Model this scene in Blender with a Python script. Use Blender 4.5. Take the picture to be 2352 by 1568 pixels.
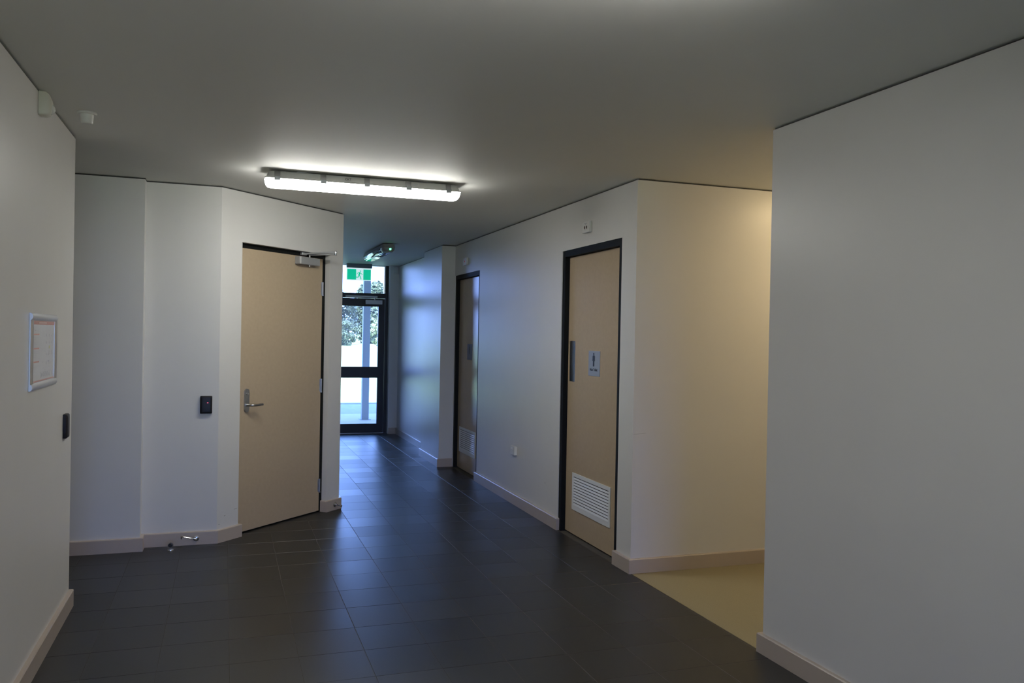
import bpy, bmesh, math, random
from mathutils import Vector, Matrix

for o in list(bpy.data.objects):
    bpy.data.objects.remove(o)
scene = bpy.context.scene
C = scene.collection
R = math.radians
random.seed(7)

# ------------------------------------------------------------------ camera
CAM_H = 1.4291
def make_camera():
    f_px, yaw, pitch, roll = 1911.8, R(19.0377), R(-0.3772), R(1.07)
    fw = Vector((math.sin(yaw) * math.cos(pitch), math.cos(yaw) * math.cos(pitch), math.sin(pitch)))
    r = Vector((math.cos(yaw), -math.sin(yaw), 0)); u = r.cross(fw)
    c, s = math.cos(roll), math.sin(roll)
    r2 = r * c + u * s; u2 = -r * s + u * c
    m = Matrix((r2, u2, -fw)).transposed().to_4x4(); m.translation = (0, 0, CAM_H)
    cd = bpy.data.cameras.new('camera'); cd.sensor_width = 36; cd.lens = f_px / 2352 * 36
    cd.clip_start = 0.02; cd.clip_end = 600
    o = bpy.data.objects.new('camera', cd); C.objects.link(o); o.matrix_world = m
    scene.camera = o
make_camera()

# ------------------------------------------------------------------ sky, sun, exposure
SKY_STRENGTH = 4.0
SUN_STRENGTH = 32.0
TUBE_STRENGTH = 33.5
WARM_STRENGTH = 50.0
EXPOSURE = 0.0
world = bpy.data.worlds.new('world'); scene.world = world; world.use_nodes = True
wn = world.node_tree.nodes; wl = world.node_tree.links
bg = wn['Background']
tcw = wn.new('ShaderNodeTexCoord'); sep = wn.new('ShaderNodeSeparateXYZ'); ramp = wn.new('ShaderNodeValToRGB')
wl.new(tcw.outputs['Generated'], sep.inputs[0]); wl.new(sep.outputs['Z'], ramp.inputs[0])
ramp.color_ramp.elements[0].position = 0.0; ramp.color_ramp.elements[0].color = (0.98, 1.42, 3.25, 1)
ramp.color_ramp.elements[1].position = 1.0; ramp.color_ramp.elements[1].color = (0.28, 0.80, 2.40, 1)
e_ = ramp.color_ramp.elements.new(0.35); e_.color = (0.58, 1.05, 2.60, 1)
wl.new(ramp.outputs[0], bg.inputs[0]); bg.inputs[1].default_value = SKY_STRENGTH
sl = bpy.data.lights.new('sun', 'SUN'); sl.energy = SUN_STRENGTH; sl.angle = R(0.53); sl.color = (0.80, 0.92, 1.0)
so = bpy.data.objects.new('sun', sl); C.objects.link(so)
so.rotation_euler = Vector((0.18, 0.60, -0.80)).to_track_quat('-Z', 'Y').to_euler()
scene.view_settings.view_transform = 'Standard'; scene.view_settings.look = 'None'
scene.view_settings.gamma = 1; scene.view_settings.use_curve_mapping = False
scene.view_settings.exposure = EXPOSURE
cy = scene.cycles
cy.max_bounces = 10; cy.diffuse_bounces = 6; cy.glossy_bounces = 5; cy.transparent_max_bounces = 12
cy.caustics_reflective = False; cy.caustics_refractive = False
cy.sample_clamp_indirect = 6.0; cy.blur_glossy = 0.5
cy.use_denoising = True

# ------------------------------------------------------------------ materials
def mat(name, col, rough=0.5, metal=0.0, spec=0.5, emit=None, es=0.0, noise=0.0, nscale=20.0, bump=0.0, bscale=200.0, rand=0.0, rrand=0.0, coords='Object'):
    m = bpy.data.materials.new(name); m.use_nodes = True
    nt = m.node_tree; n = nt.nodes; l = nt.links; b = n['Principled BSDF']
    b.inputs['Base Color'].default_value = (*col, 1); b.inputs['Roughness'].default_value = rough
    b.inputs['Metallic'].default_value = metal; b.inputs['Specular IOR Level'].default_value = spec
    if emit:
        b.inputs['Emission Color'].default_value = (*emit, 1); b.inputs['Emission Strength'].default_value = es
    tc = n.new('ShaderNodeTexCoord')
    if noise or rand:
        nz = n.new('ShaderNodeTexNoise'); nz.inputs['Scale'].default_value = nscale; nz.inputs['Detail'].default_value = 5
        l.new(tc.outputs[coords], nz.inputs['Vector'])
        mr = n.new('ShaderNodeMapRange'); l.new(nz.outputs['Fac'], mr.inputs['Value'])
        mr.inputs['From Min'].default_value = 0.3; mr.inputs['From Max'].default_value = 0.7
        mr.inputs['To Min'].default_value = 1 - noise; mr.inputs['To Max'].default_value = 1 + noise
        val = mr.outputs[0]
        if rand:
            oi = n.new('ShaderNodeObjectInfo')
            m2 = n.new('ShaderNodeMapRange'); l.new(oi.outputs['Random'], m2.inputs['Value'])
            m2.inputs['To Min'].default_value = 1 - rand; m2.inputs['To Max'].default_value = 1 + rand
            mm = n.new('ShaderNodeMath'); mm.operation = 'MULTIPLY'; l.new(val, mm.inputs[0]); l.new(m2.outputs[0], mm.inputs[1]); val = mm.outputs[0]
            if rrand:
                m3 = n.new('ShaderNodeMapRange'); l.new(oi.outputs['Random'], m3.inputs['Value'])
                m3.inputs['To Min'].default_value = rough - rrand; m3.inputs['To Max'].default_value = rough + rrand
                l.new(m3.outputs[0], b.inputs['Roughness'])
        vm = n.new('ShaderNodeVectorMath'); vm.operation = 'SCALE'; vm.inputs[0].default_value = col
        l.new(val, vm.inputs['Scale']); l.new(vm.outputs[0], b.inputs['Base Color'])
    if bump:
        bz = n.new('ShaderNodeTexNoise'); bz.inputs['Scale'].default_value = bscale; bz.inputs['Detail'].default_value = 3
        l.new(tc.outputs[coords], bz.inputs['Vector'])
        bp = n.new('ShaderNodeBump'); bp.inputs['Strength'].default_value = bump; bp.inputs['Distance'].default_value = 0.002
        l.new(bz.outputs['Fac'], bp.inputs['Height']); l.new(bp.outputs[0], b.inputs['Normal'])
    return m

def glass_mat(name, tint, dust, rough=0.0):
    m = bpy.data.materials.new(name); m.use_nodes = True
    nt = m.node_tree; n = nt.nodes; l = nt.links; n.clear()
    out = n.new('ShaderNodeOutputMaterial'); tr = n.new('ShaderNodeBsdfTransparent'); tr.inputs[0].default_value = (*tint, 1)
    gl = n.new('ShaderNodeBsdfGlossy'); gl.inputs['Roughness'].default_value = rough
    tl = n.new('ShaderNodeBsdfTranslucent'); tl.inputs[0].default_value = (0.8, 0.8, 0.8, 1)
    fr = n.new('ShaderNodeFresnel'); fr.inputs[0].default_value = 1.5
    m1 = n.new('ShaderNodeMixShader'); m1.inputs[0].default_value = dust
    l.new(tr.outputs[0], m1.inputs[1]); l.new(tl.outputs[0], m1.inputs[2])
    m2 = n.new('ShaderNodeMixShader'); l.new(fr.outputs[0], m2.inputs[0]); l.new(m1.outputs[0], m2.inputs[1]); l.new(gl.outputs[0], m2.inputs[2])
    l.new(m2.outputs[0], out.inputs[0])
    return m

M = {
 'wall': mat('wall paint', (0.68, 0.67, 0.65), 0.36, spec=0.33, noise=0.015, nscale=3, bump=0.06, bscale=140),
 'ceiling': mat('ceiling paint', (0.76, 0.76, 0.725), 0.6, spec=0.3, noise=0.012, nscale=2, bump=0.05, bscale=120),
 'tile': mat('charcoal tile', (0.013, 0.0135, 0.013), 0.37, spec=0.62, noise=0.18, nscale=60, rand=0.07, rrand=0.03, bump=0.05, bscale=260),
 'grout': mat('grout', (0.085, 0.078, 0.068), 0.75, spec=0.25, noise=0.15, nscale=30),
 'vinyl': mat('tan vinyl', (0.29, 0.25, 0.155), 0.45, spec=0.4, noise=0.12, nscale=220, bump=0.05, bscale=300),
 'base': mat('beige skirting paint', (0.47, 0.40, 0.34), 0.30, spec=0.5, noise=0.03, nscale=6),
 'laminate': mat('tan door laminate', (0.49, 0.385, 0.265), 0.20, spec=0.45, noise=0.025, nscale=40, bump=0.03, bscale=200),
 'black': mat('black frame paint', (0.009, 0.010, 0.010), 0.55, spec=0.12),
 'alu_black': mat('black aluminium', (0.008, 0.008, 0.009), 0.38, spec=0.4),
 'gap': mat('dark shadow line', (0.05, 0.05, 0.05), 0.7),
 'steel': mat('brushed steel', (0.50, 0.50, 0.50), 0.28, metal=1.0, noise=0.05, nscale=80),
 'chrome': mat('chrome', (0.75, 0.75, 0.77), 0.12, metal=1.0),
 'silver': mat('silver paint', (0.42, 0.43, 0.44), 0.38, metal=0.35),
 'alu': mat('satin aluminium', (0.62, 0.63, 0.65), 0.32, metal=0.7),
 'clip': mat('dull steel clip', (0.30, 0.30, 0.30), 0.4, metal=0.8),
 'white': mat('white plastic', (0.72, 0.72, 0.70), 0.35),
 'cream': mat('cream plastic', (0.66, 0.64, 0.55), 0.35),
 'vent': mat('white powder coat', (0.74, 0.76, 0.78), 0.35),
 'vent_shade': mat('vent painted shade', (0.05, 0.05, 0.06), 0.8),
 'greybody': mat('grey fitting body', (0.66, 0.66, 0.64), 0.45),
 'darkbody': mat('grey emergency fitting body', (0.30, 0.30, 0.30), 0.4),
 'diffuser': mat('lit opal diffuser', (0.8, 0.8, 0.8), 0.3, emit=(1.0, 0.99, 0.93), es=TUBE_STRENGTH),
 'diffuser_dim': mat('lit dimmed diffuser', (0.8, 0.8, 0.8), 0.3, emit=(1.0, 0.99, 0.93), es=TUBE_STRENGTH*0.74),  # same diffuser at lower output, dimmed to darken the near right wall
 'warm': mat('warm lamp glass', (0.8, 0.75, 0.65), 0.3, emit=(1.0, 0.76, 0.42), es=WARM_STRENGTH),
 'tube': mat('unlit tube', (0.75, 0.75, 0.72), 0.25),
 'clear': glass_mat('clear fitting cover', (0.86, 0.88, 0.87), 0.05, 0.06),
 'glass': glass_mat('dusty door glass', (0.88, 0.93, 0.95), 0.035),
 'glass_clean': glass_mat('clean glass', (0.97, 0.98, 0.98), 0.0),
 'dome': mat('sensor lens', (0.72, 0.73, 0.70), 0.18),
 'blackplastic': mat('black plastic', (0.010, 0.010, 0.014), 0.42, spec=0.3),
 'rubber': mat('black rubber', (0.01, 0.01, 0.012), 0.6),
 'red_led': mat('red led', (0.5, 0.02, 0.03), 0.3, emit=(1.0, 0.06, 0.10), es=6.0),
 'green_led': mat('green led', (0.0, 0.4, 0.1), 0.3, emit=(0.10, 1.0, 0.40), es=7.0),
 'dark_red': mat('dark red window', (0.05, 0.008, 0.006), 0.3),
 'red_dot': mat('red indicator', (0.45, 0.03, 0.03), 0.4, emit=(1.0, 0.05, 0.05), es=0.15),
 'exit_green': mat('exit green', (0.0, 0.42, 0.22), 0.35, emit=(0.0, 0.60, 0.35), es=0.75),
 'exit_white': mat('exit white', (0.8, 0.85, 0.85), 0.35, emit=(0.75, 0.95, 1.0), es=0.75),
 'exit_house': mat('exit sign housing', (0.20, 0.21, 0.26), 0.4),
 'paper': mat('notice paper', (0.72, 0.73, 0.77), 0.25, noise=0.02, nscale=20),
 'pink': mat('faded red print', (0.62, 0.32, 0.29), 0.4),
 'pinktext': mat('pale heading print', (0.72, 0.55, 0.52), 0.4),
 'ink': mat('grey print', (0.36, 0.37, 0.42), 0.4),
 'yellowink': mat('yellow green print', (0.50, 0.50, 0.25), 0.4),
 'signplate': mat('satin sign plate', (0.36, 0.39, 0.46), 0.35, metal=0.25),
 'signblue': mat('dark blue sign plate', (0.05, 0.06, 0.13), 0.3),
 'signink': mat('sign black print', (0.012, 0.014, 0.02), 0.4),
 'pen': mat('marker pen', (0.06, 0.06, 0.06), 0.5),
 'scuff': mat('scuff', (0.26, 0.25, 0.24), 0.7),
 'concrete': mat('pale concrete', (0.55, 0.46, 0.37), 0.8, noise=0.06, nscale=4),
 'concrete2': mat('grey concrete', (0.34, 0.30, 0.27), 0.85, noise=0.1, nscale=5),
 'lawn': mat('sunlit lawn', (0.27, 0.31, 0.16), 0.9, noise=0.25, nscale=0.8, spec=0.1),
 'kerb': mat('pale kerb', (0.55, 0.50, 0.46), 0.8, noise=0.1, nscale=6),
 'post': mat('post paint', (0.25, 0.29, 0.33), 0.5),
 'roof': mat('roof sheet', (0.35, 0.35, 0.36), 0.6),
 'bark': mat('bark', (0.16, 0.14, 0.12), 0.9, noise=0.3, nscale=6),
 'leafdark': mat('dark leaves', (0.055, 0.065, 0.05), 0.6, noise=0.35, nscale=3, spec=0.3),
 'leaf': mat('olive leaves', (0.09, 0.105, 0.06), 0.55, noise=0.35, nscale=3, spec=0.3),
 'leaflight': mat('pale leaves', (0.24, 0.26, 0.14), 0.5, noise=0.3, nscale=3, spec=0.3),
}

# ------------------------------------------------------------------ mesh helpers
class MB:
    def __init__(self): self.bm = bmesh.new()
    def box(self, x0, x1, y0, y1, z0, z1, mtx=None, bevel=0.0, seg=1):
        vs = [self.bm.verts.new(p) for p in ((x0,y0,z0),(x1,y0,z0),(x1,y1,z0),(x0,y1,z0),(x0,y0,z1),(x1,y0,z1),(x1,y1,z1),(x0,y1,z1))]
        fs = [self.bm.faces.new([vs[i] for i in f]) for f in ((3,2,1,0),(4,5,6,7),(0,1,5,4),(1,2,6,5),(2,3,7,6),(3,0,4,7))]
        if bevel:
            es = list({e for f in fs for e in f.edges})
            r = bmesh.ops.bevel(self.bm, geom=es, offset=bevel, segments=seg, affect='EDGES', profile=0.5)
            vs = list({v for f in r['faces'] for v in f.verts} | {v for v in vs if v.is_valid})
        if mtx is not None:
            bmesh.ops.transform(self.bm, matrix=mtx, verts=[v for v in vs if v.is_valid])
        return self
    def prism(self, pts, d0, d1, axis='y'):
        """polygon (u,v) extruded along an axis"""
        def P(u, v, d): return (u, d, v) if axis == 'y' else ((u, v, d) if axis == 'z' else (d, u, v))
        a = [self.bm.verts.new(P(u, v, d0)) for u, v in pts]; b = [self.bm.verts.new(P(u, v, d1)) for u, v in pts]
        n = len(pts)
        self.bm.faces.new(a); self.bm.faces.new(b[::-1])
        for i in range(n): self.bm.faces.new((a[i], b[i], b[(i+1) % n], a[(i+1) % n]))
        return self
    def loft(self, rings, cap0=True, cap1=True):
        R_ = [[self.bm.verts.new(p) for p in r] for r in rings]; n = len(rings[0])
        for k in range(len(R_) - 1):
            for i in range(n): self.bm.faces.new((R_[k][i], R_[k][(i+1) % n], R_[k+1][(i+1) % n], R_[k+1][i]))
        if cap0: self.bm.faces.new(R_[0][::-1])
        if cap1: self.bm.faces.new(R_[-1])
        return self
    def lathe(self, prof, n=24, mtx=None):
        """profile (r,z) round z"""
        rings = []
        for r, z in prof:
            ring = []
            for i in range(n):
                v = Vector((r * math.cos(2*math.pi*i/n), r * math.sin(2*math.pi*i/n), z))
                ring.append(mtx @ v if mtx is not None else v)
            rings.append(ring)
        return self.loft(rings)
    def tube(self, path, rad, n=10):
        path = [Vector(p) for p in path]; rings = []
        rr = rad if isinstance(rad, (list, tuple)) else [rad] * len(path)
        for i, p in enumerate(path):
            d = (path[min(i+1, len(path)-1)] - path[max(i-1, 0)]).normalized()
            a = d.orthogonal() if i == 0 else (prev - d * prev.dot(d))
            a.normalize(); prev = a; b = d.cross(a)
            rings.append([p + (a * math.cos(2*math.pi*k/n) + b * math.sin(2*math.pi*k/n)) * rr[i] for k in range(n)])
        return self.loft(rings)
    def mesh(self, name, material, smooth=False):
        bmesh.ops.recalc_face_normals(self.bm, faces=self.bm.faces[:])
        me = bpy.data.meshes.new(name); self.bm.to_mesh(me); self.bm.free()
        me.materials.append(M[material] if isinstance(material, str) else material)
        if smooth:
            for p in me.polygons: p.use_smooth = True
            me.set_sharp_from_angle(angle=R(38))
        return me
    def build(self, name, material, parent=None, smooth=False):
        return link(name, self.mesh(name, material, smooth), parent)

def link(name, me, parent=None):
    o = bpy.data.objects.new(name, me); C.objects.link(o)
    if parent: o.parent = parent
    return o
def empty(name, loc=(0, 0, 0), rz=0.0):
    o = bpy.data.objects.new(name, None); C.objects.link(o); o.location = loc; o.rotation_euler = (0, 0, rz); o.empty_display_size = 0.05
    return o
def tag(o, label, cat=None, group=None, kind=None):
    o['label'] = label
    if cat: o['category'] = cat
    if group: o['group'] = group
    if kind: o['kind'] = kind
    return o
def text_part(body, size, loc, parent, material, name='lettering', rotx=90, bold=0.0):
    cu = bpy.data.curves.new(name, 'FONT'); cu.body = body; cu.size = size; cu.align_x = 'CENTER'; cu.extrude = 0.0004; cu.offset = bold
    t = bpy.data.objects.new(name + '_source', cu); C.objects.link(t)
    dg = bpy.context.evaluated_depsgraph_get(); me = bpy.data.meshes.new_from_object(t.evaluated_get(dg))
    bpy.data.objects.remove(t); me.name = name; me.materials.clear(); me.materials.append(M[material])
    o = link(name, me, parent); o.location = loc; o.rotation_euler = (R(rotx), 0, 0)
    return o
def T(x, y, z): return Matrix.Translation((x, y, z))
def rrect(hw, hh, r, n=4, cx=0, cy_=0):
    pts = []
    for (sx, sy, a0) in ((1, 1, 0), (-1, 1, 90), (-1, -1, 180), (1, -1, 270)):
        for k in range(n + 1):
            a = R(a0 + 90 * k / n); pts.append((cx + sx * (hw - r) + r * math.cos(a), cy_ + sy * (hh - r) + r * math.sin(a)))
    return pts

# ------------------------------------------------------------------ plan of the place (metres)
H = 2.40
XR, XL = 2.355, -0.7346
YA, YB, YL = 4.538, 3.2189, 4.7475
S1, S2, XS = 5.8333, 5.9319, -0.4977
P1 = (-0.0319, S2); XC = 0.900; P2 = (XC, S2 + XC - P1[0])
XP, YP0, YP1, X2, YE = 2.205, 8.76, 9.62, 2.345, 11.80
SQ = math.sqrt(0.5)
YW_ = -6.5; WALL_TOP = 2.391; SKIRT = 0.088; TH = 0.12

def wall(name, A, B, label, openings=(), th=TH, top=WALL_TOP, gap=True, material='wall'):
    """A to B runs to the right as one faces the wall; depth lies behind it"""
    L = math.hypot(B[0]-A[0], B[1]-A[1]); rz = math.atan2(B[1]-A[1], B[0]-A[0])
    mb = MB(); s = 0.0
    for (a, b, z0, z1) in sorted(openings):
        if a > s: mb.box(s, a, 0, th, 0, top)
        if z1 < top: mb.box(a, b, 0, th, z1, top)
        s = b
    if s < L: mb.box(s, L, 0, th, 0, top)
    o = mb.build(name, material); o.location = (A[0], A[1], 0); o.rotation_euler = (0, 0, rz)
    tag(o, label, 'wall', kind='structure')
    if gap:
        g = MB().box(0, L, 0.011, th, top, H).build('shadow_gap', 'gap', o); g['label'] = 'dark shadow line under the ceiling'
    return o

door_r = (5.715, 4.735, 2.062); door_f = (8.745, 7.83, 2.07)
wall('wall_right_near', (XR, YB), (XR, YW_), 'plain white wall nearest on the right of the opening')
wall('wall_right_corridor', (XR, YP0), (XR, YA), 'white corridor wall holding the two tan toilet doors',
     [(YP0-door_f[0], YP0-door_f[1], 0, door_f[2]), (YP0-door_r[0], YP0-door_r[1], 0, door_r[2])])
wall('wall_side_passage', (XR+TH, YA), (5.6, YA), 'warm lit wall of the side passage past the male toilet door')
wall('wall_side_passage_near', (5.6, YB), (XR+TH, YB), 'hidden wall of the side passage behind the near right wall')
wall('wall_side_passage_end', (5.48, YA), (5.48, YB), 'end wall of the side passage', gap=False)
wall('wall_left', (XL, YW_), (XL, YL), 'white wall at the left carrying the framed notice')
wall('wall_left_passage', (XL-TH, YL), (-3.1, YL), 'hidden wall of the recess behind the left wall')
wall('wall_left_passage_end', (-3.0, YL), (-3.0, S1), 'end wall of the recess behind the left wall', gap=False)
wall('wall_back_step', (-3.1, S1), (XS, S1), 'white back wall panel standing slightly proud beside the left recess')
wall('wall_back', (XS, S2), P1, 'narrow white back wall carrying the black card reader with red light')
dlen = math.hypot(P2[0]-P1[0], P2[1]-P1[1])
D0, D1, DTOP = 0.195, 1.155, 2.045
wall('wall_diagonal', P1, P2, 'angled white wall holding the tan door with the lever handle', [(D0, D1, 0, DTOP)])
wall('wall_corridor_left', P2, (XC, YE), 'left wall of the corridor, hidden behind the angled wall')
wall('wall_corridor_pier', (XP, YP1), (XP, YP0), 'white pier jutting out past the farther toilet door', th=0.27)
wall('wall_corridor_right_far', (X2, YE), (X2, YP1), 'glossy white corridor wall catching blue daylight by the glass door')
wall('wall_corridor_end', (-4.0, YE), (8.0, YE), 'end wall around the glazed exit door', [(4.95, 6.215, 0, 3)], th=0.28, top=2.75, gap=False)
YW = -6.5
wall('wall_behind_camera', (5.8, YW), (-3.4, YW), 'wall behind the viewpoint with wide glazing', [(5.8-(XR+TH-0.17), 5.8-(XR+TH-0.17)+2.99, 0.06, 2.30)])
wall('wall_outer_left', (-3.3, YW), (-3.3, YE), 'unseen outer wall added on the left side to block stray daylight', top=2.75, gap=False)  # added to keep outside light out of the voids behind the walls
wall('wall_outer_right', (5.7, YE), (5.7, YW), 'unseen outer wall added on the right side to block stray daylight', top=2.75, gap=False)  # added likewise, closes the right side against daylight
w2 = empty('window_2', (XR+TH-0.17, YW, 0.06), R(180))
tag(w2, 'wide glazed window behind the viewpoint', 'window', kind='structure')
for x in (0.0, 0.977, 1.964, 2.94): MB().box(x, x+0.05, 0.03, 0.09, 0, 2.24).build('window_stile', 'alu_black', w2)
MB().box(0.05, 2.94, 0.03, 0.09, 0, 0.06).build('window_rail', 'alu_black', w2); MB().box(0.05, 2.94, 0.03, 0.09, 2.18, 2.24).build('window_rail', 'alu_black', w2)
for x in (0.05, 1.027, 2.014): MB().box(x, x+0.926, 0.055, 0.061, 0.06, 2.18).build('glass_pane', 'glass_clean', w2)

tag(MB().box(-3.35, 5.8, -6.62, 12.08, H, H+0.12).build('ceiling', 'ceiling'), 'plain white plaster ceiling', 'ceiling', kind='structure')
tag(MB().box(-9, 13, -9.0, 15.3, 2.86, 3.0).build('roof', 'roof'), 'roof reaching out over the paving beyond the exit door', 'roof', kind='structure')

# ------------------------------------------------------------------ floor: each tile a piece of its own
PX, PY, X0, Y0 = 0.2885, 0.3006, 0.617, 4.052
floor = MB().box(-3.2, XR+0.001, -6.6, YE+0.13, -0.06, -0.0009).build('floor', 'grout')
tag(floor, 'dark charcoal tiled floor running down the corridor', 'floor', kind='structure')
def tile_box(mb, x0, x1, y0, y1):
    g, c = 0.0011, 0.0008
    mb.loft([[(x0+g, y0+g, -0.01), (x1-g, y0+g, -0.01), (x1-g, y1-g, -0.01), (x0+g, y1-g, -0.01)],
             [(x0+g, y0+g, -c), (x1-g, y0+g, -c), (x1-g, y1-g, -c), (x0+g, y1-g, -c)],
             [(x0+g+c, y0+g+c, 0), (x1-g-c, y0+g+c, 0), (x1-g-c, y1-g-c, 0), (x0+g+c, y1-g-c, 0)]])
mb = MB(); tile_box(mb, -PX/2, PX/2, -PY/2, PY/2); tile_mesh = mb.mesh('tile', 'tile')
mb = MB(); tile_box(mb, -PX/2, 0.065, -PY/2, PY/2); tile_cut = mb.mesh('tile', 'tile')
rest = MB()
def on_floor(x, y):
    if y > YE + 0.1: return False
    if y > S2 + 0.15 and x < XC and (y - S2) > (x - P1[0]) + 0.35: return False
    if y > S1 + 0.15 and x < XS: return False
    if x < XL - 0.15 and y < YL - 0.15: return False
    if x < -2.9: return False
    return True
for i in range(-14, 6):
    for j in range(-36, 28):
        x = X0 + (i + 0.5) * PX; y = Y0 + (j + 0.5) * PY
        if y < -6.4 or not on_floor(x, y): continue
        seen = y > 2.9 and (x > -1.35)
        if seen:
            o = link('tile', tile_mesh, floor); o.location = (x, y, random.uniform(-0.0003, 0.0003))
            o.rotation_euler = (random.uniform(-0.0007, 0.0007), random.uniform(-0.0007, 0.0007), 0)
        else:
            tile_box(rest, x-PX/2, x+PX/2, y-PY/2, y+PY/2)
ro = rest.build('floor_tiles', 'tile', floor); ro['kind'] = 'stuff'
tag(MB().box(-3.4, 5.8, -6.7, 12.08, -0.2, -0.061).build('floor_slab', 'concrete2'), 'unseen concrete slab added under the building to block light from below', 'floor', kind='structure')  # added out of sight to stop light leaking up past the floor's edge
vf = MB().box(XR+0.003, 5.6, YB-0.05, YA+0.05, -0.06, -0.0005).build('floor_vinyl', 'vinyl')
tag(vf, 'tan speckled vinyl floor of the side passage', 'floor', kind='structure')
# strip under the toilet doors, past the tiles' edge
for nm, (ya, yb, _z) in (('trim_1', door_r), ('trim_2', door_f)):
    tag(MB().box(XR+0.002, XR+0.14, yb-0.03, ya+0.03, -0.06, -0.0015).build(nm, 'grout'), 'dark threshold strip under the ' + ('male toilet door' if nm == 'trim_1' else 'farther toilet door'), 'threshold', kind='structure')

# ------------------------------------------------------------------ skirting
def baseboard(name, pts, label, t=0.02, h=SKIRT):
    n = len(pts); P = [Vector(p) for p in pts]; out = []
    def nrm(i):
        d = (P[i+1] - P[i]).normalized(); return Vector((d.y, -d.x))
    for i in range(n):
        if i == 0: o = nrm(0)
        elif i == n-1: o = nrm(n-2)
        else:
            a, b = nrm(i-1), nrm(i); m = (a + b); m.normalize(); o = m / max(0.3, m.dot(a))
        out.append(o)
    rings = []
    for i in range(n):
        p = P[i]; o = out[i]
        q = lambda k, z: (p.x + o.x*k, p.y + o.y*k, z)
        rings.append([q(-0.0015, 0.0), q(t, 0.0), q(t, h-0.005), q(t-0.004, h), q(-0.0015, h)])
    o = MB().loft(rings).build(name, 'base'); tag(o, label, 'baseboard', kind='structure')
    return o
dg = lambda s, d=0.0: (P1[0] + SQ*s - SQ*d, P1[1] + SQ*s + SQ*d)
baseboard('baseboard_right_near', [(5.45, YB), (XR, YB), (XR, -6.48)], 'beige skirting along the near right wall')
baseboard('baseboard_right_corner', [(XR+0.035, door_r[1]), (XR, door_r[1]), (XR, YA), (5.45, YA)], 'beige skirting wrapping the corner past the male toilet door')
baseboard('baseboard_right_corridor', [(XR+0.002, door_f[1]), (XR, door_f[1]), (XR, door_r[0]), (XR+0.012, door_r[0])], 'beige skirting between the two toilet doors')
baseboard('baseboard_corridor_far', [(2.225, YE), (X2, YE), (X2, YP1), (XP, YP1), (XP, YP0), (XR-0.002, YP0)], 'beige skirting around the pier and far corridor wall')
baseboard('baseboard_left', [(XL, -6.48), (XL, YL), (-2.95, YL)], 'beige skirting along the left wall under the notice')
baseboard('baseboard_back', [(-2.95, S1), (XS, S1), (XS, S2), P1, dg(D0), dg(D0, 0.045)], 'beige skirting along the back wall up to the angled door')
baseboard('baseboard_diagonal', [dg(D1, 0.045), dg(D1), P2, (XC, YE-0.03)], 'beige skirting on the hinge side of the angled door, turning into the corridor')
tag(MB().box(0, 0.0012, -0.0202, -0.0196, 0, SKIRT-0.006).build('trim_3', 'scuff'), 'thin dark joint line in the skirting at the male toilet corner', 'joint', kind='structure')
bpy.data.objects['trim_3'].location = (XR-0.0205, YA, 0)

# scuffs on paint
def scuff(parent, x, z, w, h, rot=0.0, y=-0.0004):
    o = MB().box(-w/2, w/2, 0, 0.0006, -h/2, h/2).build('scuff_mark', 'scuff', parent); o.location = (x, y, z); o.rotation_euler = (0, rot, 0)
wd = bpy.data.objects['wall_diagonal']
scuff(wd, 0.07, 0.17, 0.012, 0.004, R(-10)); scuff(wd, 0.17, 0.20, 0.03, 0.002, R(-8)); scuff(wd, 0.02, 0.12, 0.006, 0.004)
scuff(bpy.data.objects['wall_right_corridor'], YP0-5.98, 0.30, 0.008, 0.005)
wp = MB().box(0, 0.085, -0.0004, 0.0002, 0, 0.0010).build('scuff_mark', 'scuff', bpy.data.objects['wall_right_corridor'])
wp.matrix_parent_inverse = Matrix(); wp.location = (YP0-YA, 0.003, 0.845); wp.rotation_euler = (0, R(-3), R(90))

# ------------------------------------------------------------------ doors
def door_frame(parent, w, top, j, y0, y1, material='black'):
    MB().box(0, j, y0, y1, 0, top).build('door_jamb', material, parent)
    MB().box(w-j, w, y0, y1, 0, top).build('door_jamb', material, parent)
    MB().box(j, w-j, y0, y1, top-j, top).build('door_head', material, parent)

def vent_grille(parent, x0, x1, z0, z1, y):
    g = MB()
    b, bb = 0.026, 0.036
    g.box(x0, x1, y-0.006, y, z1-b, z1); g.box(x0, x1, y-0.006, y, z0, z0+bb)
    g.box(x0, x0+b, y-0.006, y, z0+bb, z1-b); g.box(x1-b, x1, y-0.006, y, z0+bb, z1-b)
    v = g.build('vent_grille', 'vent', parent); v['label'] = 'white louvred vent grille'
    bk = MB().box(x0+b, x1-b, y-0.0012, y-0.0005, z0+bb, z1-b).build('vent_shade_sheet', 'vent_shade', v)  # flat dark sheet, paints the shade seen between the slats
    n = 10; zz0, zz1 = z0+bb, z1-b; pitch = (zz1-zz0)/n
    sm = MB().prism([(-0.0075, pitch*0.02), (-0.0055, pitch*0.02), (-0.0015, pitch*0.66), (-0.0035, pitch*0.68)], 0, (x1-x0)-2*b, axis='x')
    me = sm.mesh('slat', 'vent')
    for k in range(n):
        o = link('slat', me, v); o.location = (x0+b, y+0.001, zz0 + k*pitch)
    return v

def push_plate(parent, x0, x1, z0, z1, y):
    p = MB().prism(rrect((x1-x0)/2, (z1-z0)/2, 0.008, 3, (x0+x1)/2, (z0+z1)/2), y-0.0015, y).build('push_plate', 'steel', parent)
    p['label'] = 'brushed steel push plate'

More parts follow.
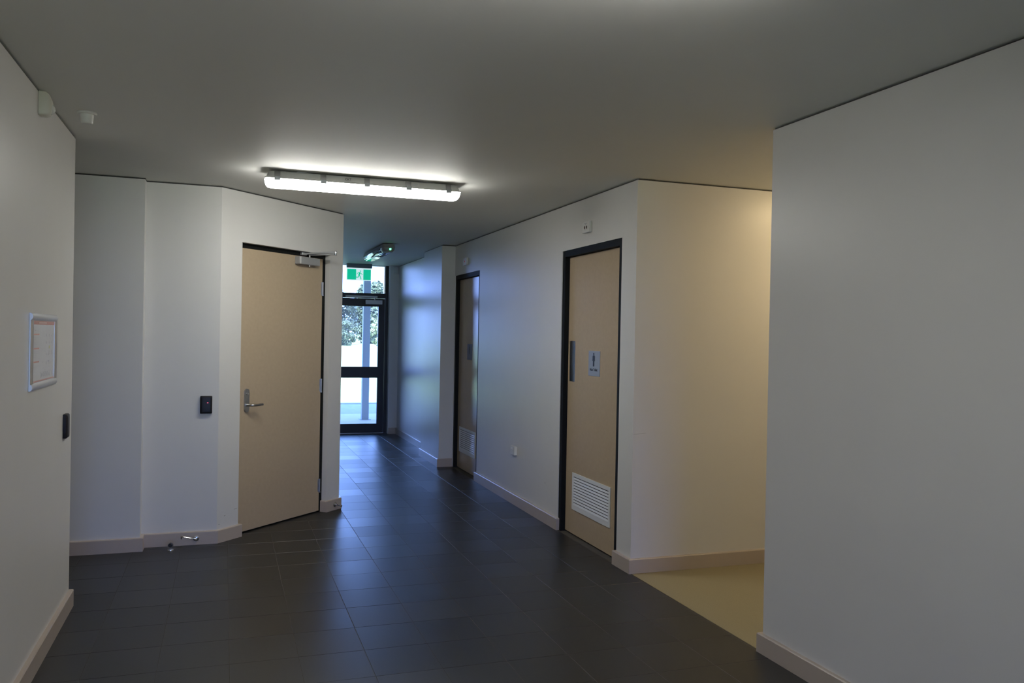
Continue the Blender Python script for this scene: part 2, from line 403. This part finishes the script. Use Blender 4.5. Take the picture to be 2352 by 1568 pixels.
# male toilet door (right wall): local x runs towards the viewer, y into the wall
d1 = empty('door_1', (XR, door_r[0], 0), R(-90)); w1 = door_r[0]-door_r[1]
tag(d1, 'tan toilet door with push plate, vent grille and black frame at the right', 'door', kind='structure')
door_frame(d1, w1, door_r[2], 0.045, 0.006, 0.115)
lf = MB().box(0.047, w1-0.047, 0.042, 0.082, 0.009, door_r[2]-0.048, bevel=0.0012).build('door_leaf', 'laminate', d1)
push_plate(lf, 0.080, 0.175, 1.107, 1.400, 0.042)
vent_grille(d1, 0.175, 0.805, 0.187, 0.452, 0.042)
# farther toilet door
d2 = empty('door_2', (XR, door_f[0], 0), R(-90)); w2 = door_f[0]-door_f[1]
tag(d2, 'farther toilet door beside the pier, glossy with reflected daylight', 'door', kind='structure')
door_frame(d2, w2, door_f[2], 0.045, 0.006, 0.115)
lf2 = MB().box(0.047, w2-0.047, 0.042, 0.082, 0.009, door_f[2]-0.048, bevel=0.0012).build('door_leaf', 'laminate', d2)
push_plate(lf2, 0.755, 0.845, 1.107, 1.400, 0.042)
vent_grille(d2, 0.133, 0.735, 0.187, 0.452, 0.042)

# angled door with lever, opens towards the viewer
d3 = empty('door_3', (*dg(D0), 0), R(45)); w3 = D1-D0
tag(d3, 'closed tan door with lever handle and closer in the angled wall', 'door', kind='structure')
door_frame(d3, w3, DTOP, 0.031, 0.048, 0.119)
lf3 = MB().box(0.033, w3-0.033, 0.0485, 0.0885, 0.010, DTOP-0.033, bevel=0.001).build('door_leaf', 'laminate', d3)
hx = 0.112
hp = MB().prism(rrect(0.0235, 0.083, 0.0225, 6, hx, 0.938), 0.0415, 0.0485).build('handle_plate', 'steel', lf3, True)
hp['label'] = 'steel backplate with lock cylinder'
MB().lathe([(0.0005, 0.0425), (0.0085, 0.0425), (0.0085, 0.036), (0.007, 0.034), (0.0005, 0.034)], 16, T(hx, 0, 0.985) @ Matrix.Rotation(R(90), 4, 'X') @ Matrix.Scale(-1, 4, (0, 0, 1))).build('lock_cylinder', 'chrome', lf3, True)
lv = MB().tube([(hx, 0.045, 0.905), (hx, 0.012, 0.905), (hx+0.004, 0.001, 0.905), (hx+0.014, -0.006, 0.905), (hx+0.05, -0.008, 0.905), (hx+0.108, -0.006, 0.906), (hx+0.112, -0.006, 0.906)],
               [0.0095, 0.0090, 0.0090, 0.0088, 0.0082, 0.0078, 0.005], 12).build('lever_handle', 'steel', lf3, True)
for hz in (1.778, 1.010, 0.213):
    hg = MB(); hg.lathe([(0.0068, -0.05), (0.0068, 0.05)], 12, T(w3-0.032, 0.0445, hz)).lathe([(0.0082, -0.058), (0.0082, -0.051)], 12, T(w3-0.032, 0.0445, hz))
    hg.box(w3-0.050, w3-0.034, 0.0474, 0.0486, hz-0.05, hz+0.05)
    hg.build('hinge', 'steel', d3, True)
clo = MB().box(0.598, 0.833, -0.002, 0.0485, 1.947, 2.004, bevel=0.003).build('door_closer', 'silver', d3)
clo['label'] = 'silver door closer box with folding arm'
MB().box(0.5985, 0.612, -0.0028, 0.03, 1.950, 2.001).build('closer_end_cap', 'greybody', clo)
MB().lathe([(0.008, 1.937), (0.008, 2.026)], 12, T(0.735, 0.022, 0)).build('closer_spindle', 'chrome', clo, True)
EL = Vector((0.815, -0.165, 2.050))
MB().tube([(0.735, 0.022, 2.020), (0.735, 0.020, 2.026), EL + Vector((0, 0, -0.016))], [0.006, 0.006, 0.006], 8).build('closer_arm', 'silver', clo)
MB().tube([EL, (0.70, 0.028, 2.033)], 0.0075, 8).build('closer_arm', 'silver', clo)
MB().lathe([(0.0095, 2.026), (0.0105, 2.030), (0.0105, 2.056), (0.0095, 2.060)], 14, T(EL.x, EL.y, 0)).build('closer_elbow', 'chrome', clo, True)
MB().box(0.655, 0.708, 0.022, 0.048, 2.020, 2.040, bevel=0.003).build('closer_shoe', 'silver', clo)

# glazed exit door at the corridor's end
YD = 11.93
d4 = empty('door_4', (0.95, YD, 0), 0)
tag(d4, 'black framed glazed exit door at the end of the corridor', 'door', kind='structure')
WD = 1.265; jb = 0.042; g0, g1 = 0.135, 1.130
B = lambda nm, *a: MB().box(*a).build(nm, 'alu_black', d4)
B('door_jamb', 0, jb, -0.03, 0.07, 0, H); B('door_jamb', WD-jb, WD, -0.03, 0.07, 0, H); B('transom_bar', jb, WD-jb, -0.03, 0.07, 1.932, 2.002)
B('door_stile', jb+0.003, g0, 0, 0.045, 0.008, 1.928); B('door_stile', g1, WD-jb-0.003, 0, 0.045, 0.008, 1.928)
B('top_rail', g0, g1, 0, 0.045, 1.815, 1.928); B('middle_rail', g0, g1, 0, 0.045, 0.794, 0.951); B('bottom_rail', g0, g1, 0, 0.045, 0.008, 0.136)
for z0, z1 in ((0.951, 1.815), (0.136, 0.794)):
    MB().box(g0, g1, 0.020, 0.026, z0, z1).build('glass_pane', 'glass', d4)
MB().box(0, WD, -0.03, 0.09, -0.05, 0.007).build('threshold', 'steel', d4)
c4 = MB().box(0.935, 1.175, -0.05, 0.0, 1.845, 1.905, bevel=0.002).build('door_closer', 'silver', d4)
MB().box(0.655, 1.105, -0.045, -0.030, 1.938, 1.962, bevel=0.002).build('closer_track', 'silver', c4)
MB().box(1.06, 1.075, -0.042, -0.032, 1.905, 1.938).build('closer_arm', 'silver', c4)
wi = empty('window_1', (0.95, YD, 2.002), 0)
tag(wi, 'clear transom window above the glazed exit door', 'window', kind='structure')
MB().box(jb, WD-jb, 0.020, 0.026, 0, H-2.002-0.008).build('glass_pane', 'glass', wi)
MB().box(jb, WD-jb, -0.005, 0.05, H-2.002-0.010, H-2.002).build('window_head', 'alu', wi)
MB().box(WD-jb-0.016, WD-jb, -0.005, 0.05, 0, H-2.002-0.010).build('glazing_bead', 'alu', wi)

# ------------------------------------------------------------------ batten lights
def rr_ring(hl, hw, r, z): return [(x, y, z) for x, y in rrect(hl, hw, r, 3)]
def batten_body(parent, material):
    return MB().loft([rr_ring(0.560, 0.042, 0.015, -0.006), rr_ring(0.585, 0.050, 0.02, -0.012), rr_ring(0.597, 0.058, 0.022, -0.042), rr_ring(0.607, 0.068, 0.026, -0.046), rr_ring(0.607, 0.068, 0.026, -0.054)]).build('fitting_body', material, parent, True)
def batten_clips(parent, far=True):
    prof = [(-0.0510, -0.012), (-0.0540, -0.010), (-0.0620, -0.041), (-0.0735, -0.044), (-0.0730, -0.066), (-0.0655, -0.068), (-0.0690, -0.062), (-0.0700, -0.047), (-0.0590, -0.044)]
    me = MB().prism(prof, -0.017, 0.017, axis='x').mesh('clip', 'clip')
    for s in ((0, 180) if far else (0,)):
        for x in (-0.535, -0.265, 0.0, 0.262, 0.520):
            o = link('clip', me, parent); o.location = (x, 0, 0); o.rotation_euler = (0, 0, R(s))
def diffuser_rings(): return [rr_ring(0.603, 0.0645, 0.026, -0.0535), rr_ring(0.603, 0.0645, 0.028, -0.066), rr_ring(0.598, 0.058, 0.028, -0.084), rr_ring(0.589, 0.046, 0.026, -0.097), rr_ring(0.578, 0.034, 0.022, -0.101)]
def make_batten(loc, label, marks=False, diffuser='diffuser'):
    b = empty('batten_light', (loc[0], loc[1], H), loc[2])
    tag(b, label, 'light', 'lit batten lights on the ceiling')
    batten_body(b, 'greybody')
    MB().box(-0.42, -0.36, -0.03, 0.03, -0.006, -0.0005).build('mounting_bracket', 'steel', b)
    MB().box(0.36, 0.42, -0.03, 0.03, -0.006, -0.0005).build('mounting_bracket', 'steel', b)
    MB().loft(diffuser_rings()).build('diffuser', diffuser, b, True)
    batten_clips(b)
    if marks:
        tilt = math.atan2(0.008, 0.030)
        st = MB().box(0.278, 0.330, -0.0004, 0.0004, -0.012, 0.010).build('sticker', 'white', b)
        st.location = (0, -0.0545, -0.027); st.rotation_euler = (-tilt, 0, 0)
        for z in (-0.008, -0.003, 0.003): MB().box(0.284, 0.284+random.uniform(0.025, 0.04), -0.0008, -0.0003, z, z+0.0015).build('print_line', 'ink', st)
        t = text_part('CKT', 0.020, (-0.115, -0.0568, -0.0345), b, 'pen', 'marker_writing'); t.rotation_euler = (R(90) - tilt, 0, 0)
    return b
make_batten((0.817, 5.233, 0), 'lit fluorescent batten light on the ceiling in front of the angled door', True)
make_batten((0.66, 1.788, 0), 'lit batten light nearest the viewpoint, its glow at the top of the ceiling', diffuser='diffuser_dim')

# unlit emergency batten in the corridor: local x runs back towards the viewer
eb = empty('emergency_batten', (1.645, 9.52, H), R(-90))
tag(eb, 'unlit emergency batten light with a green indicator on the corridor ceiling', 'light')
MB().loft([rr_ring(0.625, 0.052, 0.02, -0.004), rr_ring(0.640, 0.066, 0.024, -0.012), rr_ring(0.650, 0.072, 0.026, -0.050)]).build('fitting_body', 'darkbody', eb, True)
MB().loft([[(x-0.075, y, z) for x, y, z in rr_ring(0.57*k, 0.072*k2, 0.026, zz)] for (k, k2, zz) in [(1, 1, -0.0505)] for z in (zz,)] +
          [[(x-0.075, y, -0.066) for x, y, z in rr_ring(0.568, 0.068, 0.026, 0)], [(x-0.075, y, -0.092) for x, y, z in rr_ring(0.56, 0.052, 0.026, 0)], [(x-0.075, y, -0.096) for x, y, z in rr_ring(0.55, 0.042, 0.02, 0)]]).build('clear_cover', 'clear', eb, True)
for s in (-1, 1):
    MB().lathe([(0.012, -0.53), (0.013, -0.52), (0.013, 0.42), (0.012, 0.43)], 12, T(-0.03, s*0.032, -0.070) @ Matrix.Rotation(R(90), 4, 'Y')).build('tube_lamp', 'tube', eb, True)
MB().loft([[(x+0.572, y, -0.0505) for x, y, z in rr_ring(0.073, 0.071, 0.03, 0)], [(x+0.572, y, -0.070) for x, y, z in rr_ring(0.070, 0.068, 0.03, 0)], [(x+0.566, y, -0.092) for x, y, z in rr_ring(0.058, 0.05, 0.03, 0)]]).build('end_housing', 'darkbody', eb, True)
MB().lathe([(0.0005, 0.0), (0.007, 0.001), (0.010, 0.004), (0.010, 0.012)], 12, T(0.650, 0.018, -0.064) @ Matrix.Rotation(R(-90), 4, 'Y')).build('indicator_light', 'green_led', eb, True)

# warm lamp of the side passage
wl_ = empty('ceiling_lamp', (3.78, 3.9, H), 0)
tag(wl_, 'warm round ceiling lamp in the side passage, hidden by the near right wall', 'lamp')
MB().lathe([(0.15, -0.02), (0.155, 0.0)], 32).build('lamp_base', 'white', wl_, True)
MB().lathe([(0.002, -0.085), (0.07, -0.078), (0.115, -0.060), (0.14, -0.035), (0.145, -0.0205)], 32).build('lamp_shade', 'warm', wl_, True)

# ------------------------------------------------------------------ exit sign
ex = empty('exit_sign', (1.768, 11.755, H), 0)
tag(ex, 'green running man exit sign hung in front of the transom window', 'sign')
MB().box(-0.178, 0.178, -0.032, 0.032, -0.058, -0.0005, bevel=0.003).build('sign_housing', 'exit_house', ex)
pn = MB().box(-0.176, 0.170, -0.006, 0.006, -0.232, -0.058).build('sign_panel', 'exit_white', ex)
zt, zb = -0.076, -0.222
MB().box(-0.166, -0.042, -0.0072, -0.006, zb, zt).build('green_field', 'exit_green', pn)
MB().box(0.058, 0.162, -0.0072, -0.006, zb, zt).build('green_field', 'exit_green', pn)
man = MB()
def limb(a, b, w):
    a, b = Vector(a), Vector(b); d = (b-a).normalized(); n = Vector((-d.y, d.x)) * w/2
    man.prism([tuple(a+n), tuple(b+n), tuple(b-n), tuple(a-n)], -0.0074, -0.006)
man.prism([(0.018 + 0.009*math.cos(2*math.pi*k/12), -0.100 + 0.010*math.sin(2*math.pi*k/12)) for k in range(12)], -0.0074, -0.006)
limb((0.010, -0.116), (-0.004, -0.160), 0.022); limb((-0.003, -0.155), (-0.012, -0.186), 0.012); limb((-0.010, -0.186), (-0.050, -0.187), 0.011)
limb((0.000, -0.156), (0.022, -0.188), 0.012); limb((0.020, -0.186), (0.026, -0.216), 0.011)
limb((0.012, -0.118), (0.034, -0.142), 0.009); limb((0.033, -0.142), (0.052, -0.144), 0.008)
limb((0.004, -0.118), (-0.018, -0.124), 0.009); limb((-0.017, -0.123), (-0.028, -0.142), 0.008)
man.build('running_figure', 'exit_green', pn)

# ------------------------------------------------------------------ wall things
# framed notice on the left wall: local x runs away from the viewer
nt_ = empty('framed_notice', (XL, 4.008, 1.329), R(90))
tag(nt_, 'silver framed evacuation notice on the left wall', 'notice')
hw, hh, fwid = 0.262, 0.157, 0.029
def half_round(L, axis):
    prof = [(-fwid/2, -0.0005), (-fwid/2, -0.006), (-fwid*0.36, -0.0105), (-fwid*0.16, -0.0135), (fwid*0.16, -0.0135), (fwid*0.36, -0.0105), (fwid/2, -0.006), (fwid/2, -0.0005)]
    rings = []
    for s in (-1, 1):
        rings.append([((s*(L/2 + (v if s > 0 else v) * 0 - s*0), y, v) if axis == 'x' else (v, y, s*L/2)) for v, y in prof])
    return MB().loft(rings)
for z in (hh-fwid/2, -hh+fwid/2):
    o = half_round(2*hw, 'x').build('frame_rail', 'alu', nt_, True); o.location = (0, 0, z)
for x in (hw-fwid/2, -hw+fwid/2):
    o = half_round(2*hh-2*fwid, 'z').build('frame_stile', 'alu', nt_, True); o.location = (x, 0, 0)
pw, ph = hw-fwid+0.002, hh-fwid+0.002
pp = MB().box(-pw, pw, -0.004, -0.0006, -ph, ph).build('notice_sheet', 'paper', nt_)
def ink(x0, x1, z0, z1, m='ink', nm='print_line'): MB().box(x0, x1, -0.0044, -0.004, z0, z1).build(nm, m, pp)
ink(-pw+0.004, pw-0.004, ph-0.019, ph-0.004, 'pink', 'heading_band'); MB().box(-0.10, 0.06, -0.0050, -0.0042, ph-0.0145, ph-0.0085).build('print_line', 'pinktext', pp)
for z in (0.070, 0.012, -0.043): ink(-pw+0.008, -pw+0.150, z-0.003, z+0.003, 'pink', 'heading_bar')
ink(-pw+0.02, -pw+0.07, 0.090, 0.094); ink(-pw+0.07, -pw+0.14, 0.086, 0.088)
for z in (0.058, 0.050, 0.043, 0.035, 0.028, 0.021, 0.000, -0.008, -0.016, -0.023, -0.031, -0.055, -0.065, -0.072):
    ink(-pw+0.010, -pw+random.uniform(0.09, 0.145), z-0.0007, z+0.0007)
for z in (0.085, 0.06, 0.035, -0.005, -0.05, -0.075):
    ink(random.uniform(-0.03, 0.05), random.uniform(0.10, 0.17), z-0.0006, z+0.0006)
for x in (0.06, 0.12, 0.165):
    for z in (-0.06, -0.02, 0.03, 0.06): ink(x, x+0.0012, z, z+random.uniform(0.006, 0.02))
ink(0.115, 0.140, 0.008, 0.020, 'yellowink', 'print_mark'); ink(0.10, 0.118, -0.022, -0.015); ink(0.098, 0.115, -0.050, -0.043)
ink(-0.05, pw-0.01, -0.0905, -0.0890)
for x in (-0.045, 0.0, 0.045, 0.09, 0.14, 0.19): ink(x, x+0.0016, -0.112, -0.090)
for x in (-0.03, 0.015, 0.06, 0.11): ink(x, x+0.018, -0.108, -0.096)
ink(-pw+0.004, pw-0.004, -ph+0.004, -ph+0.009, 'pink', 'heading_band')

def card_reader(loc, rz, label, led):
    o = empty('card_reader', loc, rz); tag(o, label, 'card reader', 'black card readers')
    MB().loft([[(x, -0.0005, z) for x, z in rrect(0.038, 0.0585, 0.004, 2)], [(x, -0.014, z) for x, z in rrect(0.038, 0.0585, 0.004, 2)], [(x, -0.019, z) for x, z in rrect(0.034, 0.055, 0.006, 2)], [(x, -0.021, z) for x, z in rrect(0.024, 0.048, 0.006, 2)]]).build('reader_body', 'blackplastic', o, True)
    if led: MB().box(0.007, 0.0125, -0.0218, -0.0205, 0.0115, 0.0155).build('status_light', 'red_led', o)
card_reader((-0.111, S2, 0.9315), 0, 'black card reader with red light on the back wall beside the angled door', True)
card_reader((XL, 4.545, 0.950), R(90), 'black card reader seen edge on below the framed notice on the left wall', False)

# motion sensor high on the left wall
ps = empty('motion_sensor', (XL, 3.885, 2.349), R(90))
tag(ps, 'cream motion sensor at the top of the left wall under the ceiling', 'sensor')
def psr(y, x0, z0, z1): return [(x, y, z) for x, z in rrect(x0, (z1-z0)/2, 0.008, 3, 0, (z0+z1)/2)]
MB().loft([psr(-0.0005, 0.031, -0.050, 0.048), psr(-0.022, 0.031, -0.050, 0.048), psr(-0.034, 0.028, -0.048, 0.040), psr(-0.044, 0.024, -0.040, 0.018), psr(-0.048, 0.018, -0.034, 0.000)]).build('sensor_body', 'cream', ps, True)
MB().lathe([(0.024*math.cos(a), 0.024*math.sin(a)) for a in [R(k) for k in (0, 20, 40, 60, 75, 89)]], 18, T(0, -0.034, -0.020) @ Matrix.Rotation(R(90), 4, 'X')).build('sensor_lens', 'dome', ps, True)

# smoke detector
sd = empty('smoke_detector', (-0.603, 4.185, H), 0)
tag(sd, 'small white smoke detector on the ceiling near the left wall', 'smoke detector')
MB().lathe([(0.0415, -0.0005), (0.0415, -0.007), (0.039, -0.010)][::-1], 28).build('detector_base', 'white', sd, True)
db = MB().lathe([(0.0005, -0.051), (0.022, -0.051), (0.0245, -0.048), (0.0255, -0.042), (0.0285, -0.010)], 28).build('detector_body', 'white', sd, True)
for k in range(6):
    a = R(60*k + 15); MB().box(-0.0025, 0.0025, -0.0005, 0.0005, -0.001, 0.001).build('air_slot', 'greybody', db)
    o = db.children[-1]; o.location = (0.0253*math.cos(a), 0.0253*math.sin(a), -0.044); o.rotation_euler = (0, 0, a + R(90))

# indicator plates above the toilet doors
def indicator(loc, label, two):
    o = empty('indicator_plate', loc, R(-90)); tag(o, label, 'indicator', 'indicator plates above the toilet doors')
    MB().box(-0.058, 0.058, -0.022, -0.0005, -0.0375, 0.0375, bevel=0.002).build('plate', 'white', o)
    if two:
        for x, m in ((-0.019, 'dark_red'), (0.014, 'dark_red')):
            MB().prism([(x + 0.008*math.cos(2*math.pi*k/12), -0.002 + 0.011*math.sin(2*math.pi*k/12)) for k in range(12)], -0.0232, -0.0215).build('indicator_window', m, o)
        MB().box(-0.022, 0.02, -0.0223, -0.0218, 0.023, 0.027).build('print_line', 'ink', o)
        MB().box(-0.010, 0.006, -0.0223, -0.0218, 0.0165, 0.019).build('print_line', 'ink', o)
    else:
        MB().prism([(-0.002 + 0.012*math.cos(2*math.pi*k/12), 0.009*math.sin(2*math.pi*k/12)) for k in range(12)], -0.0232, -0.0215).build('indicator_window', 'red_dot', o)
indicator((XR, 5.255, 2.187), 'white plate with two dark red windows above the male toilet door', True)
indicator((XR, 8.305, 2.190), 'white plate with a single red dot above the farther toilet door', False)

# power point low on the corridor wall
pw_ = empty('wall_switch', (XR, 6.690, 0.455), R(-90))
tag(pw_, 'small white switch plate low on the wall between the toilet doors', 'switch')
MB().box(-0.052, 0.052, -0.026, -0.0005, -0.036, 0.036, bevel=0.002).build('plate', 'white', pw_)
for x in (-0.024, 0.018): MB().box(x-0.006, x+0.006, -0.030, -0.0255, 0.010, 0.022, bevel=0.001).build('switch_rocker', 'white', pw_)

# toilet signs on the door leaves
def toilet_sign(loc, label, w, h, plate, word):
    o = empty('toilet_sign', loc, R(-90)); tag(o, label, 'sign', 'toilet signs on the doors')
    MB().box(-w/2, w/2, -0.0025, -0.0003, -h/2, h/2).build('sign_plate', plate, o)
    cx = -0.035*w
    fg = MB()
    fg.prism([(cx + 0.047*w*math.cos(2*math.pi*k/14), h*(0.38 + 0.048*math.sin(2*math.pi*k/14))) for k in range(14)], -0.0032, -0.0024)
    tw = 0.105*w
    fg.prism([(cx-tw, h*0.10), (cx-tw*0.92, h*0.285), (cx-tw*0.6, h*0.325), (cx+tw*0.6, h*0.325), (cx+tw*0.92, h*0.285), (cx+tw, h*0.10), (cx+tw*0.6, h*0.10), (cx+tw*0.6, -h*0.115), (cx-tw*0.6, -h*0.115), (cx-tw*0.6, h*0.10)], -0.0032, -0.0024)
    fg.build('sign_figure', 'signink', o)
    if word:
        t = text_part(word, 0.0265, (-0.035*w, -0.0028, -h*0.30), o, 'signink', bold=0.0006)
    return o
toilet_sign((XR+0.042, door_r[0]-0.508, 1.251), 'grey sign with a man figure and wording on the male toilet door', 0.185, 0.172, 'signplate', 'Male Toilet')
toilet_sign((XR+0.042, door_f[0]-0.468, 1.256), 'dark blue sign with a figure on the farther toilet door', 0.175, 0.165, 'signblue', None)

# corridor motion sensor
cs = empty('corridor_sensor', (2.298, YE, 2.338), 0)
tag(cs, 'small grey motion sensor in the top corner beside the glazed exit door', 'sensor')
MB().loft([[(x, -0.0005, z) for x, z in rrect(0.031, 0.050, 0.006, 2)], [(x, -0.03, z) for x, z in rrect(0.031, 0.050, 0.006, 2)], [(x, -0.042, z) for x, z in rrect(0.024, 0.042, 0.008, 2)]]).build('sensor_body', 'greybody', cs, True)
MB().box(-0.016, 0.016, -0.0435, -0.0415, -0.028, 0.006).build('sensor_lens', 'dome', cs)
MB().box(-0.055, -0.038, -0.03, -0.0005, 0.030, 0.050).build('cable_gland', 'greybody', cs)

# ------------------------------------------------------------------ door hooks and floor stop
def door_hook(loc, rz, label, rod):
    o = empty('door_hook', loc, rz); tag(o, label, 'door hook', 'chrome door hooks on the skirting')
    ro = Matrix.Rotation(R(90), 4, 'X')
    MB().lathe([(0.0005, -0.0002), (0.019, -0.0002), (0.019, 0.003), (0.012, 0.0055), (0.007, 0.0065), (0.007, 0.016), (0.005, 0.019), (0.0005, 0.019)], 20, ro).build('rose_plate', 'chrome', o, True)
    MB().lathe([(0.0005, -0.0062), (0.0062, -0.0062), (0.0072, 0.0), (0.0062, 0.0062), (0.0005, 0.0062)], 12, T(rod[0]*0.16, -0.018, rod[2]*0.16) @ Matrix.Rotation(R(90), 4, 'Y')).build('swivel', 'chrome', o, True)
    MB().tube([(0, -0.018, 0), (rod[0]*0.3, -0.020, rod[2]*0.3), (rod[0]*0.9, rod[1], rod[2]*0.9), rod], [0.004, 0.0038, 0.0036, 0.0036], 8).build('hook_arm', 'chrome', o, True)
    x, y, z = rod; s = -1 if x < 0 else 1
    MB().tube([(x - s*0.002, y, z), (x + s*0.006, y-0.001, z+0.004), (x + s*0.012, y, z), (x + s*0.014, y+0.004, z-0.009), (x + s*0.011, y+0.006, z-0.016)], [0.0045, 0.0062, 0.006, 0.0042, 0.003], 8).build('hook_tip', 'chrome', o, True)
door_hook((-0.160, S2-0.0202, 0.043), 0, 'chrome door hook on the back wall skirting under the card reader', (-0.078, -0.026, 0.020))
q = dg(1.238, -0.0202)
door_hook((q[0], q[1], 0.046), R(45), 'chrome door hook on the skirting beside the angled door hinges', (0.040, -0.03, -0.016))
fs = empty('door_stop', (-0.311, 5.805, 0), R(-6))
tag(fs, 'small chrome floor door stop with black rubber face by the back skirting', 'door stop')
MB().lathe([(0.021, 0.0), (0.021, 0.003), (0.019, 0.006), (0.0005, 0.006)], 20).build('stop_base', 'chrome', fs, True)
MB().prism([(-0.016, 0.005), (0.016, 0.005)] + [(0.017*math.cos(R(a)), 0.034 + 0.017*math.sin(R(a))) for a in range(0, 181, 20)], -0.006, 0.010).build('stop_body', 'chrome', fs, True)
MB().lathe([(0.0005, 0.0), (0.0135, 0.0), (0.0135, 0.007), (0.011, 0.010), (0.0005, 0.010)], 18, T(0, -0.005, 0.034) @ Matrix.Rotation(R(90), 4, 'X')).build('rubber_face', 'rubber', fs, True)

# ------------------------------------------------------------------ outside
tag(MB().box(-14, 18, 12.08, 15.0, -0.10, -0.015).build('pavement', 'concrete'), 'shaded pale concrete paving outside the exit door', 'paving', kind='structure')
tag(MB().box(-14, 18, 15.0, 17.1, -0.10, -0.018).build('path', 'concrete2'), 'greyer concrete path beyond the paving', 'path', kind='structure')
tag(MB().box(-14, 18, 17.1, 17.3, -0.10, 0.0).build('kerb', 'kerb'), 'pale kerb along the lawn', 'kerb', kind='structure')
tag(MB().box(-160, 200, 17.3, 330, -0.12, -0.02).build('lawn', 'lawn'), 'wide sunlit lawn seen through the exit door', 'lawn', kind='structure')
tag(MB().box(-14, 18, -9.0, -6.63, -0.10, -0.015).build('pavement', 'concrete'), 'shaded paving outside the window behind the viewpoint', 'paving', kind='structure')
tag(MB().box(-160, 200, -200, -9.0, -0.12, -0.02).build('lawn', 'lawn'), 'sunlit lawn behind the building', 'lawn', kind='structure')
pst = empty('veranda_post', (2.24, 14.0, -0.015), 0)
tag(pst, 'blue grey veranda post outside the glazed exit door', 'post')
MB().box(-0.058, 0.058, -0.058, 0.058, 0.006, 2.875, bevel=0.004).build('post_shaft', 'post', pst)
MB().box(-0.09, 0.09, -0.09, 0.09, 0, 0.008).build('base_plate', 'post', pst)

def make_tree(name, x, y, h, spread, clumps, leaves, size, m, label, cat, low=0.25, seed=1):
    rng = random.Random(seed); t = empty(name, (x, y, -0.02), rng.uniform(0, 6)); tag(t, label, cat, 'trees and shrubs across the lawn')
    tk = MB(); r0 = 0.035*h
    tk.tube([(0, 0, 0), (0.02*h, 0, 0.25*h), (-0.01*h, 0.02*h, 0.5*h), (0.02*h, 0, 0.78*h)], [r0, r0*0.75, r0*0.5, r0*0.15], 8)
    cs_ = []
    for k in range(clumps):
        a = rng.uniform(0, 2*math.pi); f = k/(clumps-1) if clumps > 1 else 0.5
        z = h*(low + (0.95-low)*f); rad = spread*math.sin(math.pi*(0.18+0.74*f))*rng.uniform(0.35, 1.0)
        cpt = Vector((rad*math.cos(a), rad*math.sin(a), z)); cs_.append((cpt, spread*rng.uniform(0.22, 0.42)))
        if k % 2 == 0: tk.tube([(0, 0, max(0.1*h, z*0.6)), tuple(cpt*0.55 + Vector((0, 0, z*0.36))), tuple(cpt)], [r0*0.35, r0*0.2, r0*0.08], 5)
    tk.build('trunk', 'bark', t)
    vs, fs_ = [], []
    for k in range(leaves):
        cpt, cr = cs_[rng.randrange(len(cs_))]
        d = Vector((rng.gauss(0, 1), rng.gauss(0, 1), rng.gauss(0, 1))).normalized() * cr * rng.uniform(0.45, 1.0) ** 0.6
        p = cpt + d; n = (d.normalized() + Vector((rng.gauss(0, .5), rng.gauss(0, .5), rng.gauss(0, .5)))).normalized()
        a = n.orthogonal().normalized(); a.rotate(Matrix.Rotation(rng.uniform(0, 6.28), 3, n)); b = n.cross(a)
        L = size*rng.uniform(0.6, 1.3); i = len(vs)
        vs += [p - a*L, p + b*L*0.45, p + a*L, p - b*L*0.45]; fs_.append((i, i+1, i+2, i+3))
    me = bpy.data.meshes.new('foliage'); me.from_pydata([tuple(v) for v in vs], [], fs_); me.materials.append(M[m])
    o = link('foliage', me, t); o['kind'] = 'stuff'
    return t
make_tree('tree', 11.2, 104.5, 7.4, 4.0, 40, 9000, 0.26, 'leafdark', 'dark leafy tree filling the upper door pane left of the post', 'tree', 0.08, 3)
make_tree('tree', 20.0, 117, 8.2, 4.2, 40, 9000, 0.28, 'leaf', 'olive leafy tree behind the veranda post', 'tree', 0.08, 4)
make_tree('tree', 30.5, 106, 10, 4.2, 30, 6000, 0.30, 'leafdark', 'dark tree far right across the lawn', 'tree', 0.08, 5)
make_tree('tree', -1.0, 112, 10, 4.2, 30, 6000, 0.30, 'leaf', 'olive tree far left across the lawn', 'tree', 0.08, 6)
make_tree('shrub', 13.1, 96, 2.6, 1.3, 22, 4500, 0.12, 'leaf', 'olive shrub low at the left of the door view', 'shrub', 0.1, 9)
make_tree('shrub', 17.0, 96, 3.4, 1.35, 22, 4500, 0.12, 'leaflight', 'pale shrub catching the sun beside the veranda post', 'shrub', 0.1, 8)
make_tree('shrub', 9.2, 96, 2.8, 1.3, 16, 3500, 0.13, 'leaflight', 'pale shrub at the lawn edge under the dark tree', 'shrub', 0.1, 7)
make_tree('shrub', 20.9, 96, 2.8, 1.3, 16, 3500, 0.13, 'leaf', 'olive shrub right of the pale shrub at the lawn edge', 'shrub', 0.1, 10)
